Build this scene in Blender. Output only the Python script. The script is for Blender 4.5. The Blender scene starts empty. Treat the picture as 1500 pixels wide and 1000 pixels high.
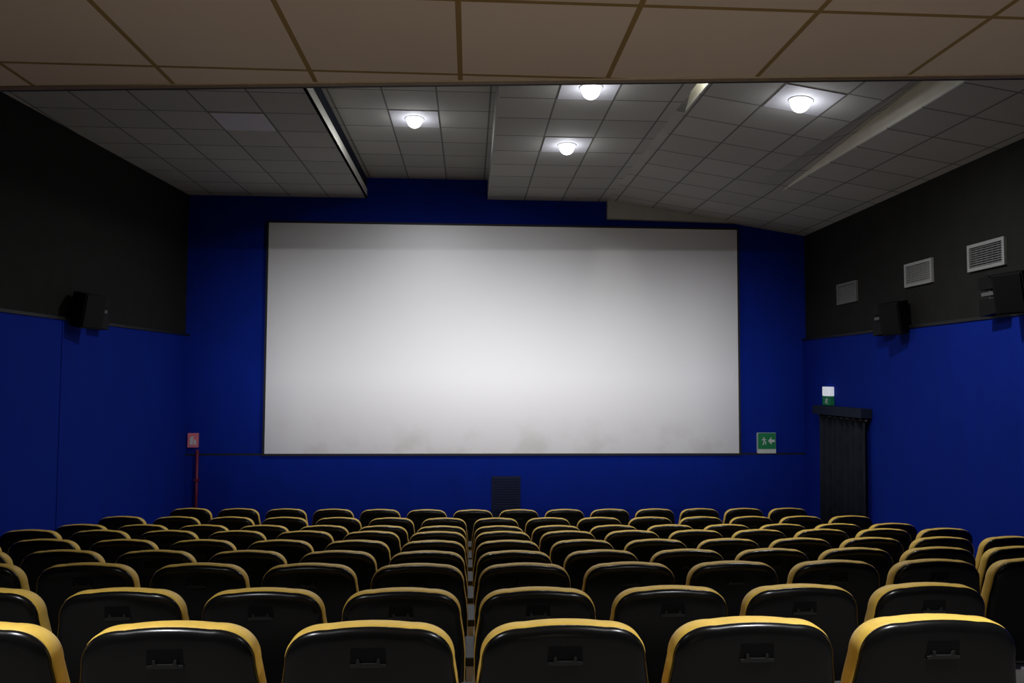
import bpy, bmesh, math, random
from mathutils import Vector, Matrix
C = bpy.context.scene.collection
PI = math.pi

# ------------------------------------------------------------------ materials
def nodes(name):
    m = bpy.data.materials.new(name); m.use_nodes = True
    nt = m.node_tree; b = nt.nodes['Principled BSDF']
    return m, nt, b

def noise_mat(name, col, rough=0.7, var=0.12, scale=20.0, bump=0.0, bscale=200.0, spec=0.5, stretch=None, sheen=0.0):
    m, nt, b = nodes(name)
    tc = nt.nodes.new('ShaderNodeTexCoord')
    mp = nt.nodes.new('ShaderNodeMapping')
    if stretch: mp.inputs['Scale'].default_value = stretch
    nz = nt.nodes.new('ShaderNodeTexNoise'); nz.inputs['Scale'].default_value = scale; nz.inputs['Detail'].default_value = 4
    nt.links.new(tc.outputs['Object'], mp.inputs[0]); nt.links.new(mp.outputs[0], nz.inputs['Vector'])
    r = nt.nodes.new('ShaderNodeValToRGB')
    r.color_ramp.elements[0].position = 0.3; r.color_ramp.elements[1].position = 0.7
    r.color_ramp.elements[0].color = tuple(c*(1-var) for c in col)+(1,)
    r.color_ramp.elements[1].color = tuple(min(1, c*(1+var)) for c in col)+(1,)
    nt.links.new(nz.outputs[0], r.inputs[0]); nt.links.new(r.outputs[0], b.inputs['Base Color'])
    b.inputs['Roughness'].default_value = rough
    b.inputs['Specular IOR Level'].default_value = spec
    if sheen: b.inputs['Sheen Weight'].default_value = sheen
    if bump:
        n2 = nt.nodes.new('ShaderNodeTexNoise'); n2.inputs['Scale'].default_value = bscale
        nt.links.new(tc.outputs['Object'], n2.inputs['Vector'])
        bp = nt.nodes.new('ShaderNodeBump'); bp.inputs['Strength'].default_value = bump; bp.inputs['Distance'].default_value = 0.002
        nt.links.new(n2.outputs[0], bp.inputs['Height']); nt.links.new(bp.outputs[0], b.inputs['Normal'])
    return m

def tile_mat(name, col, line, pitch, ox, oy, w, rough=0.85, var=0.07, axis='XY', pitch_b=None):
    """suspended ceiling: square tiles with grid bars of width w, offsets ox/oy in metres"""
    m, nt, b = nodes(name)
    L = nt.links
    tc = nt.nodes.new('ShaderNodeTexCoord'); sp = nt.nodes.new('ShaderNodeSeparateXYZ'); L.new(tc.outputs['Object'], sp.inputs[0])
    def M(op, a, bb=None):
        n = nt.nodes.new('ShaderNodeMath'); n.operation = op
        for i, v in enumerate((a, bb)):
            if v is None: continue
            if isinstance(v, (int, float)): n.inputs[i].default_value = v
            else: L.new(v, n.inputs[i])
        return n.outputs[0]
    masks, cells = [], []
    for out, off in ((sp.outputs[0], ox), (sp.outputs[1], oy)):
        t = M('DIVIDE', M('SUBTRACT', out, off), pitch)
        cells.append(M('ROUND', M('SUBTRACT', t, 0.5)))
        d = M('ABSOLUTE', M('SUBTRACT', t, M('ROUND', t)))
        masks.append(M('LESS_THAN', d, w/2/pitch))
    mask = M('MAXIMUM', masks[0], masks[1])
    cb = nt.nodes.new('ShaderNodeCombineXYZ'); L.new(cells[0], cb.inputs[0]); L.new(cells[1], cb.inputs[1])
    wn = nt.nodes.new('ShaderNodeTexWhiteNoise'); L.new(cb.outputs[0], wn.inputs['Vector'])
    nz = nt.nodes.new('ShaderNodeTexNoise'); nz.inputs['Scale'].default_value = 3.0; L.new(tc.outputs['Object'], nz.inputs['Vector'])
    k = M('ADD', M('MULTIPLY', wn.outputs[0], var*2), M('MULTIPLY', nz.outputs[0], var))
    k = M('ADD', k, 1-var*1.5)
    mul = nt.nodes.new('ShaderNodeVectorMath'); mul.operation = 'SCALE'
    mul.inputs[0].default_value = col; L.new(k, mul.inputs['Scale'])
    mx = nt.nodes.new('ShaderNodeMix'); mx.data_type = 'RGBA'
    L.new(mask, mx.inputs['Factor']); L.new(mul.outputs[0], mx.inputs['A']); mx.inputs['B'].default_value = tuple(line)+(1,)
    L.new(mx.outputs['Result'], b.inputs['Base Color'])
    b.inputs['Roughness'].default_value = rough
    b.inputs['Specular IOR Level'].default_value = 0.2
    return m

def emit_mat(name, col, strength):
    m, nt, b = nodes(name)
    b.inputs['Base Color'].default_value = (0.8, 0.8, 0.8, 1)
    b.inputs['Emission Color'].default_value = tuple(col)+(1,); b.inputs['Emission Strength'].default_value = strength
    return m

TILE = (0.45, 0.45, 0.415); LINE = (0.17, 0.17, 0.15)
M = {}
M['tileA'] = tile_mat('ceiling tile left', TILE, LINE, 0.602, -1.655, 8.18, 0.020)
M['tileB'] = tile_mat('ceiling tile recess', TILE, LINE, 0.608, -1.0, 8.89, 0.020)
M['tileC'] = tile_mat('ceiling tile middle', TILE, LINE, 0.600, 0.87, 8.78, 0.020)
M['tileD'] = tile_mat('ceiling tile sloped', TILE, LINE, 0.600, 2.93, 6.73, 0.020)
M['tileN'] = tile_mat('low ceiling tile', (0.56, 0.475, 0.39), (0.24, 0.165, 0.06), 0.6015, -0.046, 2.39, 0.020)
M['ceil_plain'] = noise_mat('ceiling plaster', (0.46, 0.46, 0.41), 0.9, 0.05, 3, spec=0.2)
M['fascia'] = noise_mat('white fascia', (0.88, 0.86, 0.74), 0.7, 0.04, 5, spec=0.3)
M['trim_brown'] = noise_mat('brown metal edge', (0.20, 0.145, 0.07), 0.5, 0.1, 30)
M['trim_dark'] = noise_mat('dark edge strip', (0.005, 0.005, 0.005), 0.6, 0.1, 30)
M['blue'] = noise_mat('blue wall fabric', (0.002, 0.018, 0.25), 0.85, 0.07, 4, bump=0.25, bscale=300, spec=0.12, stretch=(1, 1, 0.4))
M['darkwall'] = noise_mat('charcoal wall fabric', (0.021, 0.0205, 0.0185), 0.9, 0.10, 5, bump=0.25, bscale=300, spec=0.1)
M['floor'] = noise_mat('grey vinyl floor', (0.20, 0.18, 0.165), 0.6, 0.12, 6, spec=0.3)
M['yellow'] = noise_mat('mustard upholstery', (0.70, 0.45, 0.065), 0.55, 0.08, 30, bump=0.2, bscale=500, spec=0.4, sheen=0.1)
M['black'] = noise_mat('black plastic shell', (0.0045, 0.0045, 0.0043), 0.26, 0.15, 40, spec=0.32)
M['badge'] = noise_mat('dark grey plastic', (0.020, 0.020, 0.019), 0.5, 0.1, 60, spec=0.3)
M['hole'] = noise_mat('deep black plastic', (0.004, 0.004, 0.004), 0.5, 0.1, 60, spec=0.15)
M['arm'] = noise_mat('black rubber', (0.010, 0.010, 0.010), 0.6, 0.1, 60)
M['steel'] = noise_mat('light grey painted steel', (0.78, 0.74, 0.78), 0.4, 0.05, 20)
M['speaker'] = noise_mat('black speaker cabinet', (0.002, 0.002, 0.002), 0.6, 0.1, 50, spec=0.2)
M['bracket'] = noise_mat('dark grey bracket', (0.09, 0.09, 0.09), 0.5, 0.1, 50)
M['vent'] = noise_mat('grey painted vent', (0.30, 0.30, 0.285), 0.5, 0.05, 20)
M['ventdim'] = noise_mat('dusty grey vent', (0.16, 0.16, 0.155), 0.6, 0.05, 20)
M['curtain'] = noise_mat('black curtain', (0.016, 0.018, 0.026), 0.9, 0.2, 8, spec=0.1)
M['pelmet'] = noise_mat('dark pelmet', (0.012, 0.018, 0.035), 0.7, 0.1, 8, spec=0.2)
M['green'] = noise_mat('sign green', (0.01, 0.22, 0.075), 0.5, 0.05, 20)
M['white'] = noise_mat('sign white', (0.62, 0.66, 0.62), 0.5, 0.03, 20)
M['pink'] = noise_mat('faded red sign', (0.75, 0.20, 0.25), 0.5, 0.05, 20)
M['red'] = noise_mat('dark red paint', (0.16, 0.008, 0.03), 0.5, 0.1, 20)
M['grille'] = noise_mat('dark grille', (0.012, 0.016, 0.045), 0.8, 0.1, 20, spec=0.2)
M['plate'] = noise_mat('lamp tile metal', (0.62, 0.62, 0.66), 0.6, 0.03, 10, spec=0.3)
M['ring'] = noise_mat('white lamp ring', (0.7, 0.7, 0.72), 0.4, 0.03, 10)
def glow_glass(name, col, strength):
    m = bpy.data.materials.new(name); m.use_nodes = True; nt = m.node_tree; nt.nodes.clear()
    o = nt.nodes.new('ShaderNodeOutputMaterial'); a = nt.nodes.new('ShaderNodeAddShader')
    e = nt.nodes.new('ShaderNodeEmission'); e.inputs[0].default_value = tuple(col)+(1,); e.inputs[1].default_value = strength
    t = nt.nodes.new('ShaderNodeBsdfTransparent')
    nt.links.new(e.outputs[0], a.inputs[0]); nt.links.new(t.outputs[0], a.inputs[1]); nt.links.new(a.outputs[0], o.inputs[0])
    return m
M['lens'] = glow_glass('lit lamp glass', (0.93, 0.96, 1.0), 2.5)
M['exitwhite'] = emit_mat('lit white cover', (0.85, 0.9, 1.0), 0.42)

# screen: matt white vinyl, grimy along the bottom edge
def screen_mat():
    m, nt, b = nodes('projection screen vinyl'); L = nt.links
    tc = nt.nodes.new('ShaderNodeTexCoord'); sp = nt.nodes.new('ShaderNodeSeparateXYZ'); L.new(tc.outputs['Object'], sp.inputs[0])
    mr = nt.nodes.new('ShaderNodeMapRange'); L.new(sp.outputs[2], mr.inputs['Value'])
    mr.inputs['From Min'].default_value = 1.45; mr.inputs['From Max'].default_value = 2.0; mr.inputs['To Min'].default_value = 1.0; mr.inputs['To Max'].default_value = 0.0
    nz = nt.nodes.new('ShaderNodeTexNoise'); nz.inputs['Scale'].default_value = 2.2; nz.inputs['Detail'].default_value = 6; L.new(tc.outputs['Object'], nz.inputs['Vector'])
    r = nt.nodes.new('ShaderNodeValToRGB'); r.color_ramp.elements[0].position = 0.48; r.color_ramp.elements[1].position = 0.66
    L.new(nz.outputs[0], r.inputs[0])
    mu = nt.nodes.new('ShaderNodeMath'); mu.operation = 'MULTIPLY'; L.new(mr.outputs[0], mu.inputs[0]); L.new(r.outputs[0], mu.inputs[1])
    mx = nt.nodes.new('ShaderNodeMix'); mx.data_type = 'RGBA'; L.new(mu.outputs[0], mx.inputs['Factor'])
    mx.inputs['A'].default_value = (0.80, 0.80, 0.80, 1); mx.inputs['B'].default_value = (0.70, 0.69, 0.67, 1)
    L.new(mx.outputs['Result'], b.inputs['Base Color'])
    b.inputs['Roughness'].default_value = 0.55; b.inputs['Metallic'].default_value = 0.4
    return m
M['screen'] = screen_mat()

# ------------------------------------------------------------------ mesh helpers
def link(name, me, mat, parent=None, smooth=False, bevel=0):
    o = bpy.data.objects.new(name, me); C.objects.link(o)
    if not isinstance(mat, (list, tuple)): mat = [mat]
    for m_ in mat: me.materials.append(m_)
    if parent: o.parent = parent
    if smooth:
        for p in me.polygons: p.use_smooth = True
    return o

def from_bm(name, bm, mat, parent=None, smooth=False):
    bmesh.ops.recalc_face_normals(bm, faces=bm.faces)
    me = bpy.data.meshes.new(name); bm.to_mesh(me); bm.free()
    return link(name, me, mat, parent, smooth)

def add_box(bm, lo, hi, bev=0.0, mi=0, mtx=None):
    vs = [bm.verts.new((x, y, z)) for x in (lo[0], hi[0]) for y in (lo[1], hi[1]) for z in (lo[2], hi[2])]
    fs = []
    for idx in ((0,1,3,2),(4,6,7,5),(0,4,5,1),(2,3,7,6),(0,2,6,4),(1,5,7,3)):
        f = bm.faces.new([vs[i] for i in idx]); f.material_index = mi; fs.append(f)
    if bev:
        es = list({e for f in fs for e in f.edges})
        r = bmesh.ops.bevel(bm, geom=es, offset=bev, segments=3, affect='EDGES', profile=0.5)
        vs = list({v for f in bm.faces for v in f.verts if v.is_valid}) if mtx else vs
    if mtx:
        bmesh.ops.transform(bm, matrix=mtx, verts=[v for v in vs if v.is_valid])
    return vs

def box(name, lo, hi, mat, parent=None, bev=0.0):
    bm = bmesh.new(); add_box(bm, lo, hi, bev)
    return from_bm(name, bm, mat, parent, smooth=False)

def add_prism(bm, pts, axis, a, b):
    """polygon pts extruded along axis from a to b; pts are the two other coords in order"""
    def P(p, t):
        if axis == 0: return (t, p[0], p[1])
        if axis == 1: return (p[0], t, p[1])
        return (p[0], p[1], t)
    A = [bm.verts.new(P(p, a)) for p in pts]; B = [bm.verts.new(P(p, b)) for p in pts]
    bm.faces.new(A); bm.faces.new(B[::-1])
    n = len(pts)
    for i in range(n): bm.faces.new((A[i], B[i], B[(i+1) % n], A[(i+1) % n]))

def add_tube(bm, p0, p1, r0, r1=None, seg=16):
    p0 = Vector(p0); p1 = Vector(p1); r1 = r0 if r1 is None else r1
    d = (p1-p0).normalized(); u = d.orthogonal().normalized(); v = d.cross(u)
    A = [bm.verts.new(p0+(u*math.cos(t)+v*math.sin(t))*r0) for t in [2*PI*i/seg for i in range(seg)]]
    B = [bm.verts.new(p1+(u*math.cos(t)+v*math.sin(t))*r1) for t in [2*PI*i/seg for i in range(seg)]]
    bm.faces.new(A); bm.faces.new(B[::-1])
    for i in range(seg): bm.faces.new((A[i], B[i], B[(i+1) % seg], A[(i+1) % seg]))

def quadgrid(bm, corners, nu=1, nv=1):
    """bilinear patch, corners (near-left, near-right, far-right, far-left)"""
    a, b, c, d = [Vector(p) for p in corners]
    g = [[bm.verts.new((a.lerp(b, i/nu)).lerp(d.lerp(c, i/nu), j/nv)) for i in range(nu+1)] for j in range(nv+1)]
    for j in range(nv):
        for i in range(nu): bm.faces.new((g[j][i], g[j][i+1], g[j+1][i+1], g[j+1][i]))

def struct(o): o['kind'] = 'structure'; return o
def tag(o, label, cat, group=None):
    o['label'] = label; o['category'] = cat
    if group: o['group'] = group
    return o
def thing(name, label, cat, loc=(0, 0, 0), rot=(0, 0, 0), group=None):
    o = bpy.data.objects.new(name, None); o.empty_display_size = 0.1; C.objects.link(o)
    o.location = loc; o.rotation_euler = rot
    return tag(o, label, cat, group)

def copy_tree(root):
    def cp(o, parent):
        c = o.copy(); C.objects.link(c); c.parent = parent
        for ch in o.children: cp(ch, c)
        return c
    return cp(root, None)

# ------------------------------------------------------------------ room shell
YB = 12.0                                   # screen wall
def XL(y): return -4.44 + 0.0727*(y-12.0)   # left wall (the hall narrows to the screen)
def XR(y): return 5.50 + 0.015*(y-12.0)     # right wall
YR = -3.2                                   # rear wall
EDGE = lambda x: 3.075 - 0.098*x            # front edge line of the low rear ceiling
ZLOW = 3.77

def side_wall(name, X, s, z0, z1, off, mat, ya=YR, yb=YB, th=0.1):
    """slab following wall line X(y); face sits 'off' inside the room (s=+1 left wall, -1 right wall)"""
    bm = bmesh.new()
    pts = [(X(ya)+s*off, ya), (X(yb)+s*off, yb), (X(yb)-s*th, yb), (X(ya)-s*th, ya)]
    add_prism(bm, pts, 2, z0, z1)
    return struct(from_bm(name, bm, mat))
side_wall('wall_left', XL, 1, -0.1, 6.2, 0.0, M['darkwall'])
side_wall('wall_left', XL, 1, -0.05, 3.19, 0.05, M['blue'], ya=YR+0.01, yb=YB-0.001, th=-0.002)
side_wall('wall_right', XR, -1, -0.1, 6.2, 0.0, M['darkwall'])
side_wall('wall_right', XR, -1, -0.05, 3.185, 0.05, M['blue'], ya=YR+0.01, yb=YB-0.001, th=-0.002)
# thin dark capping between charcoal cloth and blue cladding
side_wall('trim_1', XL, 1, 3.19, 3.225, 0.065, M['trim_dark'], ya=YR+0.01, yb=YB-0.001, th=-0.002)
side_wall('trim_2', XR, -1, 3.185, 3.22, 0.065, M['trim_dark'], ya=YR+0.01, yb=YB-0.001, th=-0.002)
# joint battens of the left cladding
for k, y in enumerate((8.8, 5.8)):
    bm = bmesh.new(); add_box(bm, (XL(y)+0.045, y-0.012, 0.0), (XL(y)+0.056, y+0.012, 3.18))
    struct(from_bm('trim_%d' % (3+k), bm, M['blue']))

struct(box('wall_back', (-4.8, YB, -0.1), (5.9, YB+0.15, 6.3), M['blue']))
# lower band of the screen wall, slightly proud, with a dark joint above
bm = bmesh.new(); add_box(bm, (-4.40, YB-0.035, -0.05), (5.46, YB-0.001, 1.335))
struct(from_bm('wall_back', bm, M['blue']))
bm = bmesh.new(); add_box(bm, (-4.40, YB-0.030, 1.336), (5.46, YB-0.001, 1.362))
struct(from_bm('trim_5', bm, M['trim_dark']))
bm = bmesh.new()                            # rear wall with an opening added to shape the screen light
px0, px1, pz0, pz1 = 0.78-0.27, 0.78+0.27, 3.11-0.072, 3.11+0.078
for lo, hi in (((-6.0, -0.1), (px0, 6.3)), ((px1, -0.1), (5.9, 6.3)), ((px0, -0.1), (px1, pz0)), ((px0, pz1), (px1, 6.3))):
    add_box(bm, (lo[0], YR-0.03, lo[1]), (hi[0], YR, hi[1]))
struct(from_bm('wall_rear', bm, M['darkwall']))

# stepped floor, one terrace per seat row
ROWY = [2.18, 3.12, 3.965]+[2.326+0.8267*k for k in range(3, 8)]+[9.19]
HEADZ = [1.836, 1.674, 1.57, 1.446, 1.337, 1.238, 1.125, 1.05, 0.953]
HH = 0.95
FZ = [h-HH for h in HEADZ]
bm = bmesh.new()
prof = [(YR, FZ[0])]
for k in range(9):
    y1 = ROWY[k]-0.40 if k else None
    if k:
        prof += [(y1, FZ[k-1]), (y1, FZ[k])]
prof += [(ROWY[8]+0.75, FZ[8]), (ROWY[8]+0.75, 0.0), (YB, 0.0), (YB, -0.3), (YR, -0.3)]
add_prism(bm, prof, 0, 0.0, 6.0)
add_prism(bm, prof, 0, -6.0, 0.0)
CAMBER = 0.011                              # the floor rises slightly towards the left wall
for v in bm.verts:
    if v.co.x < -1 and v.co.z > -0.2: v.co.z += 6.0*CAMBER
bmesh.ops.remove_doubles(bm, verts=bm.verts, dist=1e-5)
struct(from_bm('floor', bm, M['floor']))

# --- hall ceiling: left panel (low), recess, middle panel (low), sloped right part
def ceil(corners, mat, nu=1, nv=1, name='ceiling'):
    bm = bmesh.new(); quadgrid(bm, corners, nu, nv)
    me = bpy.data.meshes.new(name); bmesh.ops.recalc_face_normals(bm, faces=bm.faces); bm.to_mesh(me); bm.free()
    o = link(name, me, mat); sol = o.modifiers.new('thick', 'SOLIDIFY'); sol.thickness = 0.03; sol.offset = 0
    return struct(o)
ZA, ZB_, ZC = 5.42, 5.75, 5.43
YN = 2.6
ceil([(-5.4, YN, ZA+.015), (-1.655, YN, ZA+.015), (-1.655, YB, ZA+.015), (-5.4, YB, ZA+.015)], M['tileA'])
ceil([(-1.70, YN, ZB_+.015), (0.30, YN, ZB_+.015), (0.30, YB, ZB_+.015), (-1.70, YB, ZB_+.015)], M['tileB'])
ceil([(0.27, YN, ZC+.015), (2.20, YN, ZC+.015), (2.20, YB, ZC+.015), (0.27, YB, ZC+.015)], M['tileC'])
def zD(x): return 5.43 - 0.156*(x-2.205)
XF = 4.25
zF = zD(XF)
def zup(y): return zF + max(0, (10.10-y))*0.078
XS = 2.30
# left part of the slope, twisting upward towards the viewer on its right side
bm = bmesh.new()
N = 24
ys = [YN + (10.10-YN)*i/N for i in range(N+1)]
g = [[bm.verts.new((XS+(XF-XS)*j/10, y, zD(XS+(XF-XS)*j/10)+(zup(y)-zF)*max(0, j-8)/2 + .015)) for j in range(11)] for y in ys]
for i in range(N):
    for j in range(10): bm.faces.new((g[i][j], g[i][j+1], g[i+1][j+1], g[i+1][j]))
o = from_bm('ceiling', bm, M['tileD']); struct(o)
sol = o.modifiers.new('thick', 'SOLIDIFY'); sol.thickness = 0.03; sol.offset = 0
ceil([(2.20, 10.10, zD(2.20)+.015), (XF, 10.10, zF+.015), (XF, YB, zF+.015), (2.20, YB, zD(2.20)+.015)], M['tileD'])
ceil([(XF, YN, zF+.015), (5.9, YN, zD(5.9)+.015), (5.9, YB, zD(5.9)+.015), (XF, YB, zF+.015)], M['tileD'])
# narrow strip between middle panel and slope: lifts into a slot towards the viewer
ceil([(2.20, 7.86, ZC+.015), (XS, 7.86, zD(XS)+.015), (XS, 10.10, zD(XS)+.015), (2.20, 10.10, ZC+.015)], M['ceil_plain'])
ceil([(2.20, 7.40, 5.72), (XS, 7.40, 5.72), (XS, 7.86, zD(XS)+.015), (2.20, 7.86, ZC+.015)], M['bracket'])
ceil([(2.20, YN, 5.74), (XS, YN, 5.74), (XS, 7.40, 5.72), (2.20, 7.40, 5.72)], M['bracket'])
def vface(name, pts, mat, th=0.02, axis=0):
    bm = bmesh.new()
    if axis == 0: add_prism(bm, [(p[1], p[2]) for p in pts], 0, pts[0][0], pts[0][0]+th)
    else: add_prism(bm, [(p[0], p[2]) for p in pts], 1, pts[0][1], pts[0][1]+th)
    return struct(from_bm(name, bm, mat))
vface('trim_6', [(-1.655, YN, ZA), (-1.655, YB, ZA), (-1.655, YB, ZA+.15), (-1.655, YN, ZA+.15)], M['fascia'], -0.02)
vface('trim_6', [(-1.665, YN, ZA+.15), (-1.665, YB, ZA+.15), (-1.665, YB, ZB_), (-1.665, YN, ZB_)], M['pelmet'], -0.02)  # dark colour put in for the shade on the upper fascia
vface('trim_7', [(0.27, YN, ZC), (0.27, YB, ZC), (0.27, YB, ZB_), (0.27, YN, ZB_)], M['ceil_plain'], 0.02)
vface('trim_8', [(XF, YN, zF), (XF, 10.10, zF), (XF, YN, zup(YN)+.03)], M['fascia'], 0.03)
vface('trim_9', [(XS, YN, zD(XS)), (XS, 7.86, zD(XS)), (XS, 7.40, 5.72), (XS, YN, 5.74)], M['fascia'], 0.02)
# wedge shaped bulkhead closing the slope above the screen
vface('trim_10', [(2.205, YB-0.12, 5.445), (2.205, YB-0.12, 5.131), (4.319, YB-0.12, 5.098), (4.319, YB-0.12, zD(4.319)+.01)], M['ceil_plain'], 0.11, axis=1)

# --- low ceiling over the rear seats, with its face towards the hall
bm = bmesh.new()
add_prism(bm, [(-6.0, YR), (6.0, YR), (6.0, EDGE(6.0)), (-6.0, EDGE(-6.0))], 2, ZLOW, ZLOW+0.04)
struct(from_bm('ceiling', bm, M['tileN']))
bm = bmesh.new()
add_prism(bm, [(-6.0, EDGE(-6.0)-0.03), (6.0, EDGE(6.0)-0.03), (6.0, EDGE(6.0)+0.005), (-6.0, EDGE(-6.0)+0.005)], 2, ZLOW-0.006, ZLOW+0.05)
struct(from_bm('trim_11', bm, M['trim_brown']))
bm = bmesh.new()
add_prism(bm, [(-6.0, EDGE(-6.0)+0.005), (6.0, EDGE(6.0)+0.005), (6.0, EDGE(6.0)+0.03), (-6.0, EDGE(-6.0)+0.03)], 2, ZLOW-0.002, ZLOW+0.05)
struct(from_bm('trim_12', bm, M['trim_dark']))
bm = bmesh.new()
add_prism(bm, [(-6.0, EDGE(-6.0)-0.10), (6.0, EDGE(6.0)-0.10), (6.0, EDGE(6.0)), (-6.0, EDGE(-6.0))], 2, ZLOW+0.045, 6.6)
struct(from_bm('wall_upper', bm, M['ceil_plain']))

# ------------------------------------------------------------------ projection screen
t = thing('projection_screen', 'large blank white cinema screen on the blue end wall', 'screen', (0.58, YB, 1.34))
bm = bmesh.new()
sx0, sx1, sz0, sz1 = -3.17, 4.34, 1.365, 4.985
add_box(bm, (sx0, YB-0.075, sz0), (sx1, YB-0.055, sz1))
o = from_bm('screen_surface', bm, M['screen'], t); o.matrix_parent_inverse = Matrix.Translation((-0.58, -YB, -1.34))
bm = bmesh.new(); w = 0.035
for lo, hi in (((sx0-w, sz0-w), (sx0, sz1+w)), ((sx1, sz0-w), (sx1+w, sz1+w)), ((sx0, sz1), (sx1, sz1+w)), ((sx0, sz0-w), (sx1, sz0))):
    add_box(bm, (lo[0], YB-0.070, lo[1]), (hi[0], YB-0.002, hi[1]))
o = from_bm('frame', bm, M['trim_dark'], t); o.matrix_parent_inverse = Matrix.Translation((-0.58, -YB, -1.34))

# ------------------------------------------------------------------ lamps
def downlight(label, x, y, z, x0, x1, y0, y1, on=True, slope=0.0, P=100, PP=6, flush=False):
    t = thing('ceiling_downlight', label, 'ceiling light', (x, y, z), (0, math.atan(slope), 0), 'downlights in the tiled ceilings')
    bm = bmesh.new(); add_box(bm, (x0-x+.012, y0-y+.012, -0.008), (x1-x-.012, y1-y-.012, 0.004))
    from_bm('plate', bm, M['plate'], t)
    if on:
        bm = bmesh.new(); seg = 28
        prof = [(0.118, -0.008), (0.119, -0.012), (0.112, -0.015), (0.101, -0.015), (0.098, -0.010)]
        rings = [[bm.verts.new((r*math.cos(2*PI*i/seg), r*math.sin(2*PI*i/seg), zz)) for i in range(seg)] for r, zz in prof]
        for a, b in zip(rings, rings[1:]):
            for i in range(seg): bm.faces.new((a[i], a[(i+1) % seg], b[(i+1) % seg], b[i]))
        from_bm('ring', bm, M['ring'], t, True)
        bm = bmesh.new()
        prof = [(0.092*math.cos(a), -0.034-0.092*math.sin(a)) for a in [-PI*0.07+PI*0.56*i/13 for i in range(14)]] if not flush else [(0.092, -0.012), (0.06, -0.018), (0.02, -0.020)]
        rings = [[bm.verts.new((r*math.cos(2*PI*i/seg), r*math.sin(2*PI*i/seg), zz)) for i in range(seg)] for r, zz in prof]
        for a, b in zip(rings, rings[1:]):
            for i in range(seg): bm.faces.new((a[i], a[(i+1) % seg], b[(i+1) % seg], b[i]))
        bm.faces.new(rings[-1])
        from_bm('lens', bm, M['lens'], t, True)
        if P:
            l = bpy.data.lights.new('downlight_beam', 'SPOT'); l.energy = P; l.spot_size = math.radians(112 if flush else 176); l.spot_blend = 1.0
            l.shadow_soft_size = 0.06; l.color = (0.93, 0.95, 1.0)
            lo = bpy.data.objects.new('downlight_beam', l); C.objects.link(lo); lo.location = (x, y, z-0.05)
        if PP:
            l = bpy.data.lights.new('downlight_spill', 'POINT'); l.energy = PP; l.shadow_soft_size = 0.05; l.color = (0.95, 0.96, 1.0)
            lo = bpy.data.objects.new('downlight_spill', l); C.objects.link(lo); lo.location = (x, y, z-0.22)
    return t
PM = (280, 75, 75, 260, 3, 300, 280, 44)
downlight('lit round downlight on a square plate in the recess, left of the other lit lamps', -0.70, 9.17, ZB_, -0.998, -0.392, 8.892, 9.496, P=PM[0], PP=PM[4])
downlight('lit round downlight at the edge of the low brown ceiling, above the other middle lamp', 1.18, 7.24, ZC, 0.872, 1.468, 6.982, 7.578, P=PM[1], PP=PM[4])
downlight('lit round downlight of the middle panel, lowest of the four in the photo', 1.18, 9.08, ZC, 0.872, 1.468, 8.782, 9.378, P=PM[2], PP=PM[4])
downlight('lit bright downlight in the sloped ceiling, rightmost of the four', 3.21, 7.03, zD(3.21), 2.932, 3.528, 6.732, 7.328, slope=0.156, P=PM[3], PP=PM[4])
downlight('unlit square lamp plate in the left ceiling panel', -2.552, 8.48, ZA, -2.855, -2.26, 8.185, 8.778, on=False)
# fittings of the low ceiling, above and behind the viewpoint
downlight('lit downlight of the low rear ceiling on the right', 1.455, 1.49, ZLOW, 1.16, 1.755, 1.19, 1.785, P=PM[5], PP=0, flush=True)
downlight('lit downlight of the low rear ceiling on the left', -1.55, 1.49, ZLOW, -1.85, -1.25, 1.19, 1.785, P=PM[6], PP=0, flush=True)
# unseen warm spot added below the viewpoint to brighten the low ceiling
l = bpy.data.lights.new('ceiling_fill_light', 'SPOT'); l.energy = PM[7]; l.spot_size = math.radians(150); l.spot_blend = 1.0
l.shadow_soft_size = 0.12; l.color = (1.0, 0.80, 0.60)
lo = bpy.data.objects.new('ceiling_fill_light', l); C.objects.link(lo); lo.location = (0.4, 0.3, 1.7); lo.rotation_euler = (math.radians(165), 0, 0)
# unseen disk light added behind the rear opening to brighten the screen
l = bpy.data.lights.new('screen_fill_light', 'AREA'); l.shape = 'DISK'; l.size = 0.17; l.energy = 1000
l.color = (0.97, 0.96, 1.0)
lo = bpy.data.objects.new('screen_fill_light', l); C.objects.link(lo); lo.location = (0.80, -4.2, 3.15)
lo.rotation_euler = (Vector((0.5, 12.0, 2.35))-Vector(lo.location)).to_track_quat('-Z', 'Y').to_euler()
# bare point light added inside the narrow ceiling slot to brighten its side
l = bpy.data.lights.new('slot_fill_light', 'POINT'); l.energy = 24; l.shadow_soft_size = 0.02; l.color = (1.0, 0.97, 0.85)
lo = bpy.data.objects.new('slot_fill_light', l); C.objects.link(lo); lo.location = (2.235, 6.9, 5.60)

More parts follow.
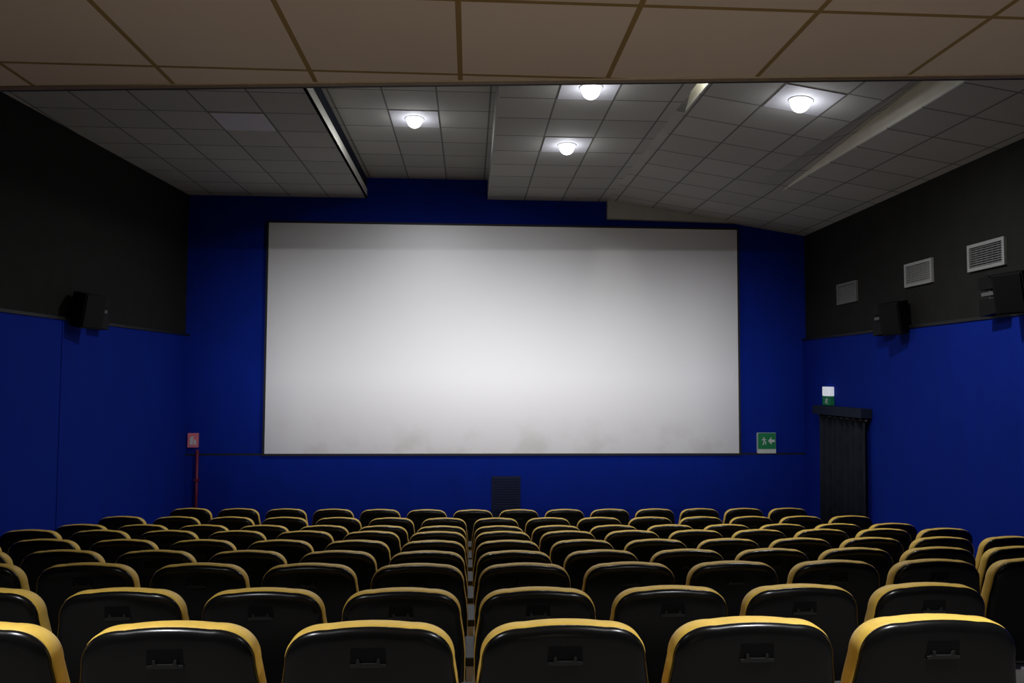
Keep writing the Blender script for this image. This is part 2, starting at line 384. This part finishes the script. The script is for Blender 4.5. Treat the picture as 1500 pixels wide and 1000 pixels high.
# ------------------------------------------------------------------ wall fittings
def on_right(y, z, off=0.05): return (XR(y)-off, y, z)
ANG_R = -math.atan(0.015)
def vent(label, y0, y1, z0, z1, bright):
    y = (y0+y1)/2; z = (z0+z1)/2
    t = thing('air_vent', label, 'air vent', on_right(y, z, 0.0), (0, 0, ANG_R), 'air vents high on the right wall')
    a = (y1-y0)/2; b = (z1-z0)/2; f = 0.035
    bm = bmesh.new()
    for lo, hi in (((-a, -b), (-a+f, b)), ((a-f, -b), (a, b)), ((-a+f, b-f), (a-f, b)), ((-a+f, -b), (a-f, -b+f))):
        add_box(bm, (-0.030, lo[0], lo[1]), (0.0, hi[0], hi[1]))
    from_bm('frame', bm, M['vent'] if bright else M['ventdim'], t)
    bm = bmesh.new()
    n = 9
    for i in range(n):
        zz = -b+f + (i+0.5)*(2*b-2*f)/n
        add_prism(bm, [(-0.022, zz-0.004), (-0.020, zz-0.008), (-0.004, zz+0.006), (-0.006, zz+0.010)], 1, -a+f, a-f)
    for i in range(1, 6):
        yy = -a+f + i*(2*a-2*f)/6
        add_box(bm, (-0.010, yy-0.003, -b+f), (-0.003, yy+0.003, b-f))
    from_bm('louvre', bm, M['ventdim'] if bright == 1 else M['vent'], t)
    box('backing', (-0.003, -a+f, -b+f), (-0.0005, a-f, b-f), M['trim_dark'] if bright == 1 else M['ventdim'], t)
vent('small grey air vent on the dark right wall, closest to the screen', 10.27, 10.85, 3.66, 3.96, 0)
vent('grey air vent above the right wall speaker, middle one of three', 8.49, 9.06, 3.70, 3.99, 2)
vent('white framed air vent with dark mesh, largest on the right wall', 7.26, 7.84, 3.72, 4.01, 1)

def wall_speaker(label, X, s, y, z, group):
    """cabinet hung on a yoke; s=+1 for the left wall, -1 for the right wall; local x points into the room"""
    t = thing('wall_speaker', label, 'loudspeaker', (X(y), y, z), (0, 0, 0), group)
    # cabinet turned towards the rear seats
    def tr(bm, az, tilt, loc):
        m = Matrix.Translation(loc) @ Matrix.Rotation(az, 4, 'Z') @ Matrix.Rotation(tilt, 4, 'Y')
        bmesh.ops.transform(bm, matrix=m, verts=bm.verts)
    az = s*0.35 if s > 0 else PI+0.35*1
    az = -0.35 if s > 0 else PI+0.35
    bm = bmesh.new()
    pts = [(0.0, -0.10), (0.0, 0.10), (0.24, 0.15), (0.24, -0.15)]
    add_prism(bm, pts, 2, -0.20, 0.20)
    tr(bm, az, 0.18, (s*0.06, -0.10, 0.0))
    from_bm('cabinet', bm, M['speaker'], t)
    bm = bmesh.new(); add_box(bm, (0.241, -0.135, -0.185), (0.252, 0.135, 0.185), 0.004)
    tr(bm, az, 0.18, (s*0.06, -0.10, 0.0))
    from_bm('grille', bm, M['hole'], t)
    bm = bmesh.new()
    add_box(bm, (min(s*0.052, s*0.062), 0.20, -0.20), (max(s*0.052, s*0.062), 0.40, 0.20))
    add_box(bm, (min(s*0.052, s*0.20), 0.06, -0.018), (max(s*0.052, s*0.20), 0.32, 0.018))
    from_bm('bracket', bm, M['bracket'], t)
    bm = bmesh.new()
    add_prism(bm, [(0.10, 0.05), (0.36, 0.05), (0.36, 0.17), (0.24, 0.19), (0.14, 0.12)], 0, s*0.06, s*0.20)
    add_prism(bm, [(0.08, -0.05), (0.36, -0.05), (0.36, -0.22), (0.10, -0.20)], 0, s*0.06, s*0.20)
    from_bm('mounting_box', bm, M['speaker'], t)
    return t
GS = 'black loudspeakers on the side walls'
wall_speaker('black loudspeaker on a bracket, alone on the left wall', XL, 1, 9.15, 3.34, GS)
wall_speaker('black loudspeaker on a bracket on the right wall, left of the other', XR, -1, 9.15, 3.34, GS)
wall_speaker('black loudspeaker cut by the right edge of the photo', XR, -1, 7.05, 3.42, GS)

# emergency exit light above the curtained door
t = thing('exit_light', 'small lit white and green exit sign box above the black door curtain', 'exit sign', on_right(11.05, 2.305), (0, 0, ANG_R))
box('cover', (-0.075, -0.12, 0.0), (0.0, 0.12, 0.14), M['exitwhite'], t, 0.01)
box('sign_panel', (-0.075, -0.12, -0.14), (0.0, 0.12, -0.001), M['green'], t, 0.006)
bm = bmesh.new()
def figure(bm, P, s=1.0):
    """running figure, arrow and door of the escape pictogram; P maps (u,v) in -1..1 to 3D boxes"""
    def poly(pts): P(bm, [(u*s, v*s) for u, v in pts])
    poly([(0.06*math.cos(a)*1.5-0.22, 0.52+0.09*math.sin(a)) for a in [2*PI*i/10 for i in range(10)]])
    poly([(-0.32, 0.38), (-0.12, 0.40), (-0.02, -0.02), (-0.20, -0.06)])
    poly([(-0.20, 0.0), (-0.04, 0.0), (-0.30, -0.62), (-0.44, -0.58)])
    poly([(-0.12, 0.0), (0.0, 0.0), (0.20, -0.22), (0.02, -0.24)])
    poly([(0.05, -0.22), (0.18, -0.22), (0.12, -0.58), (0.0, -0.55)])
    poly([(-0.30, 0.36), (-0.24, 0.26), (-0.52, 0.06), (-0.58, 0.14)])
    poly([(-0.14, 0.36), (-0.12, 0.26), (0.20, 0.12), (0.22, 0.20)])
def Pexit(bm, pts): add_prism(bm, [(p[0]*0.14, -0.07+p[1]*0.075) for p in pts], 0, -0.079, -0.0745)
figure(bm, Pexit)
from_bm('pictogram', bm, M['white'], t)

# green escape sign on the screen wall
t = thing('exit_sign', 'square green escape sign with white strip, right of the screen', 'exit sign', (4.806, YB-0.002, 1.525))
box('board', (-0.15, -0.048, -0.165), (0.15, 0.0, 0.165), M['white'], t)
box('green_field', (-0.146, -0.052, -0.095), (0.146, -0.048, 0.161), M['green'], t)
bm = bmesh.new()
def Pg(bm, pts): add_prism(bm, [(-0.03+p[0]*0.10, 0.033+p[1]*0.105) for p in pts], 1, -0.055, -0.052)
figure(bm, Pg)
add_prism(bm, [(0.02, 0.035), (0.075, 0.095), (0.075, 0.055), (0.128, 0.055), (0.128, 0.015), (0.075, 0.015), (0.075, -0.025)], 1, -0.055, -0.052)
from_bm('pictogram', bm, M['white'], t)

# red fire sign with its riser pipe in the left corner
t = thing('fire_sign', 'small pinkish red square sign beside the left corner, over a red pipe', 'fire sign', (-4.275, YB-0.002, 1.57))
box('board', (-0.08, -0.03, -0.11), (0.08, 0.0, 0.11), M['pink'], t)
bm = bmesh.new()
add_prism(bm, [(-0.045, -0.07), (0.0, -0.07), (0.0, 0.03), (0.02, 0.05), (-0.01, 0.06), (-0.045, 0.03)], 1, -0.034, -0.030)
add_prism(bm, [(0.012, -0.07), (0.05, -0.07), (0.05, -0.01), (0.012, 0.02)], 1, -0.034, -0.030)
from_bm('pictogram', bm, M['white'], t)
t = thing('fire_pipe', 'dark red vertical pipe running down below the small red sign', 'pipe', (-4.19, YB-0.07, 0.0))
bm = bmesh.new(); add_tube(bm, (0, 0, 0.0), (0, 0, 1.43), 0.022); add_tube(bm, (0, 0, 0.0), (0, 0, 0.03), 0.05)
from_bm('tube', bm, M['red'], t, True)
bm = bmesh.new()
for z in (0.3, 0.95): add_box(bm, (-0.035, -0.026, z), (0.035, 0.034, z+0.03))
from_bm('clamp', bm, M['red'], t)

# dark grille under the screen
t = thing('wall_grille', 'dark rectangular grille in the blue wall under the screen', 'grille', (0.59, YB-0.036, 0.66))
box('frame', (-0.23, -0.02, -0.35), (0.23, 0.0, 0.345), M['grille'], t, 0.005)
bm = bmesh.new()
for i in range(17): add_box(bm, (-0.205, -0.028, -0.325+i*0.039), (0.205, -0.020, -0.325+i*0.039+0.02))
from_bm('slats', bm, M['grille'], t)

# curtained doorway on the right wall
yc, hw = 10.60, 0.73
t = thing('door_curtain', 'black floor length curtain over the side doorway in the right wall', 'curtain', (XR(yc)-0.05, yc, 0.0), (0, 0, ANG_R))
bm = bmesh.new()
n = 120; A = []; B = []; A2 = []; B2 = []
for i in range(n+1):
    u = -hw+0.03+(2*hw-0.06)*i/n
    d = 0.080+0.045*math.sin(u*2*PI/0.18)+0.014*math.sin(u*2*PI/0.47+1)
    A.append(bm.verts.new((-d, u, 0.02))); B.append(bm.verts.new((-d*0.85, u, 2.05)))
    A2.append(bm.verts.new((-d+0.008, u, 0.02))); B2.append(bm.verts.new((-d*0.85+0.008, u, 2.05)))
for i in range(n):
    bm.faces.new((A[i], A[i+1], B[i+1], B[i])); bm.faces.new((A2[i+1], A2[i], B2[i], B2[i+1]))
    bm.faces.new((A[i], A2[i], A2[i+1], A[i+1])); bm.faces.new((B[i], B[i+1], B2[i+1], B2[i]))
bm.faces.new((A[0], B[0], B2[0], A2[0])); bm.faces.new((A[n], A2[n], B2[n], B[n]))
from_bm('drape', bm, M['curtain'], t, True)
bm = bmesh.new(); add_box(bm, (-0.16, -hw-0.02, 2.03), (-0.001, hw, 2.16), 0.006)
from_bm('pelmet', bm, M['pelmet'], t)
bm = bmesh.new(); add_tube(bm, (-0.075, -hw-0.01, 2.0), (-0.075, hw-0.01, 2.0), 0.012)
from_bm('rod', bm, M['bracket'], t, True)
struct(box('door_1', (XR(yc)-0.053, yc-hw+0.02, 0.0), (XR(yc)-0.020, yc+hw-0.02, 2.1), M['trim_dark']))

# ------------------------------------------------------------------ cinema chair
TILT = math.tan(math.radians(11))
def outline(inset=0.0, zb=0.36, n=16):
    """closed outline of the backrest in x,z, top at HH"""
    R = 0.125
    hw_top, hw_mid, hw_bot = 0.243, 0.262, 0.235
    pts = []
    # right side from the bottom up
    rb = 0.06
    pts += [((hw_bot-rb)+rb*math.sin(a), zb+rb-rb*math.cos(a)) for a in [PI/2*i/5 for i in range(6)]]
    for zz in (0.50, 0.60, 0.68, 0.75):
        k = (zz-zb)/(0.68-zb)
        pts.append((hw_mid-0.010*max(0, (0.62-zz)/0.2)**2-(0.012*max(0, (zz-0.68)/0.14)), zz))
    # corner: superelliptic arc up to the crown
    x0, z0 = hw_top-R, HH-0.008-R*0.88
    for i in range(n+1):
        a = PI/2*i/n
        c, s_ = math.cos(a)**0.86, math.sin(a)**0.86
        pts.append((x0+R*c, z0+R*0.88*s_))
    for x in (0.08, 0.04): pts.append((x, HH-0.008+0.008*(1-(x/0.12)**2)))
    right = pts
    full = right + [(0.0, HH)] + [(-x, z) for x, z in right[::-1]]
    cx, cz = 0.0, (HH+zb)/2
    ax, az = 0.262, (HH-zb)/2
    return [(x*(1-inset/ax), cz+(z-cz)*(1-inset/az)) for x, z in full]

def loft(rings, closed_caps=(True, True)):
    bm = bmesh.new(); V = []
    for inset, y in rings:
        V.append([bm.verts.new((x, y + (HH-z)*TILT, z)) for x, z in outline(inset)])
    n = len(V[0])
    for a, b in zip(V, V[1:]):
        for i in range(n): bm.faces.new((a[i], a[(i+1) % n], b[(i+1) % n], b[i]))
    if closed_caps[0]: bm.faces.new(V[0])
    if closed_caps[1]: bm.faces.new(V[-1][::-1])
    return bm

def make_chair():
    t = thing('cinema_seat', 'x', 'seat', (0, 0, 0))
    from_bm('backrest', loft([(0.030, 0.010), (0.010, 0.010), (0.004, 0.013), (0.0, 0.022), (0.0, 0.060), (0.005, 0.076), (0.018, 0.089), (0.055, 0.098), (0.11, 0.102)]), M['yellow'], t, True)
    sh = from_bm('back_shell', loft([(0.070, -0.016), (0.036, -0.0145), (0.022, -0.0115), (0.012, -0.006), (0.006, 0.000), (0.003, 0.007), (0.003, 0.011), (0.006, 0.0125), (0.05, 0.0127)]), M['black'], t, True)
    # recessed looking holder with a grey lip on the shell
    def on_shell(x, z, d=0.0): return (x, (HH-z)*TILT-0.0165-d, z)
    bm = bmesh.new()
    zc = HH-0.092
    vs = []
    add_prism(bm, [(-0.052, zc-0.012), (0.052, zc-0.012), (0.048, zc+0.034), (-0.048, zc+0.034)], 1, -0.004, 0.0)
    for v in bm.verts: v.co.y += (HH-v.co.z)*TILT-0.0125
    hb = from_bm('holder', bm, M['hole'], t)
    bm = bmesh.new()
    add_prism(bm, [(-0.050, zc-0.022), (0.050, zc-0.022), (0.050, zc-0.014), (0.034, zc-0.012), (0.032, zc+0.002), (0.026, zc+0.002), (0.022, zc-0.010), (-0.022, zc-0.010), (-0.026, zc+0.002), (-0.032, zc+0.002), (-0.034, zc-0.012), (-0.050, zc-0.014)], 1, -0.010, 0.0)
    for v in bm.verts: v.co.y += (HH-v.co.z)*TILT-0.0125
    o = from_bm('lip', bm, M['badge'], hb); tag_part(o, 'grey lip of the black holder')
    # tipped-up seat
    bm = bmesh.new()
    add_box(bm, (-0.225, -0.040, -0.02), (0.225, 0.050, 0.33), 0.03)
    bmesh.ops.transform(bm, matrix=Matrix.Translation((0, 0.290, 0.34)) @ Matrix.Rotation(math.radians(8), 4, 'X'), verts=bm.verts)
    from_bm('seat', bm, M['arm'], t, True)
    bm = bmesh.new()
    add_tube(bm, (-0.262, 0.215, 0.33), (0.262, 0.215, 0.33), 0.018)
    for x in (-0.15, 0.15): add_prism(bm, [(0.10, 0.34), (0.20, 0.30), (0.23, 0.33), (0.14, 0.42)], 0, x-0.02, x+0.02)
    for x in (-0.15, 0.15): add_tube(bm, (x, 0.215, 0.33), (x, 0.30, 0.37), 0.014)
    from_bm('crossbar', bm, M['arm'], t)
    side(t, 0.28)
    return t
def tag_part(o, label): o['label'] = label
def side(t, x):
    bm = bmesh.new()
    add_prism(bm, [(0.10, 0.0), (0.42, 0.0), (0.42, 0.02), (0.33, 0.05), (0.33, 0.30), (0.42, 0.575), (0.19, 0.575), (0.19, 0.30), (0.22, 0.05), (0.10, 0.02)], 0, x-0.014, x+0.014)
    o1 = from_bm('side_frame', bm, M['steel'], t)
    bm = bmesh.new()
    add_box(bm, (x-0.026, 0.175, 0.577), (x+0.026, 0.46, 0.615), 0.010)
    o2 = from_bm('armrest', bm, M['arm'], t)
    return o1, o2

ORD = ['first', 'second', 'third', 'fourth', 'fifth', 'sixth', 'seventh', 'eighth', 'ninth']
ROWN = ['nearest row', 'second row', 'third row', 'fourth row', 'fifth row', 'sixth row', 'seventh row', 'eighth row', 'farthest row under the screen']
proto = make_chair()
used = False
def edge_proto():
    """the seat that ends a block on its left also carries the end frame"""
    t = copy_tree(proto)
    side(t, -0.28)
    return t
# seats in view: (left count, right count) either side of the gap in line with the camera
COUNT = [(3,3),(4,4),(5,6),(6,7),(7,8),(7,8),(7,8),(7,8)]
protoE = None
SH = [0.0, 0.009]+[0.018]*7
def put(root, x, y, z, label):
    root.location = (x, y, z); root['label'] = label; root['group'] = 'yellow edged black cinema seats'
for r in range(9):
    if r < 8:
        nl, nr = COUNT[r]
        items = [(SH[r]-0.28-0.56*i, 'L', i) for i in range(nl)] + [(SH[r]+0.28+0.56*i, 'R', i) for i in range(nr)]
    else:
        items = [(0.055+0.56*k, 'L' if k < 0 else ('M' if k == 0 else 'R'), abs(k)-1) for k in range(-6, 8)]
    xmin = min(i[0] for i in items)
    for x, sd, i in items:
        if not used: s = proto; used = True
        elif x == xmin and (x <= -3.3):
            if protoE is None: protoE = edge_proto(); s = protoE
            else: s = copy_tree(protoE)
        else: s = copy_tree(proto)
        if r < 8:
            lab = 'black yellow-edged seat, %s from the camera, %s to the %s of the centre gap' % (ROWN[r] if r else 'nearest row', ORD[i], 'left' if sd == 'L' else 'right')
        elif sd == 'M':
            lab = 'black seat in the farthest row, below the screen, straight behind the centre gap'
        else:
            lab = 'black seat in the farthest row, %s to the %s of its middle seat' % (ORD[i], 'left' if sd == 'L' else 'right')
        put(s, x, ROWY[r], FZ[r]+max(0, -x)*CAMBER, lab)

# ------------------------------------------------------------------ camera and view
cam = bpy.data.cameras.new('camera'); cam.sensor_width = 36; cam.lens = 1100/1500*36
co = bpy.data.objects.new('camera', cam); C.objects.link(co)
co.location = (0, 0, 2.54)
co.rotation_euler = (Matrix.Rotation(math.radians(-3.23), 4, 'Z') @ Matrix.Rotation(PI/2+math.radians(2.86), 4, 'X') @ Matrix.Rotation(math.radians(0.25), 4, 'Z')).to_euler()
cam.clip_start = 0.05
S = bpy.context.scene
S.camera = co
w = bpy.data.worlds.new('world'); S.world = w; w.use_nodes = True
w.node_tree.nodes['Background'].inputs[0].default_value = (0, 0, 0, 1)
S.view_settings.view_transform = 'Standard'; S.view_settings.look = 'None'
S.view_settings.exposure = 0; S.view_settings.gamma = 1
S.cycles.max_bounces = 10; S.cycles.diffuse_bounces = 6
S.cycles.use_denoising = True
S.cycles.sample_clamp_indirect = 4
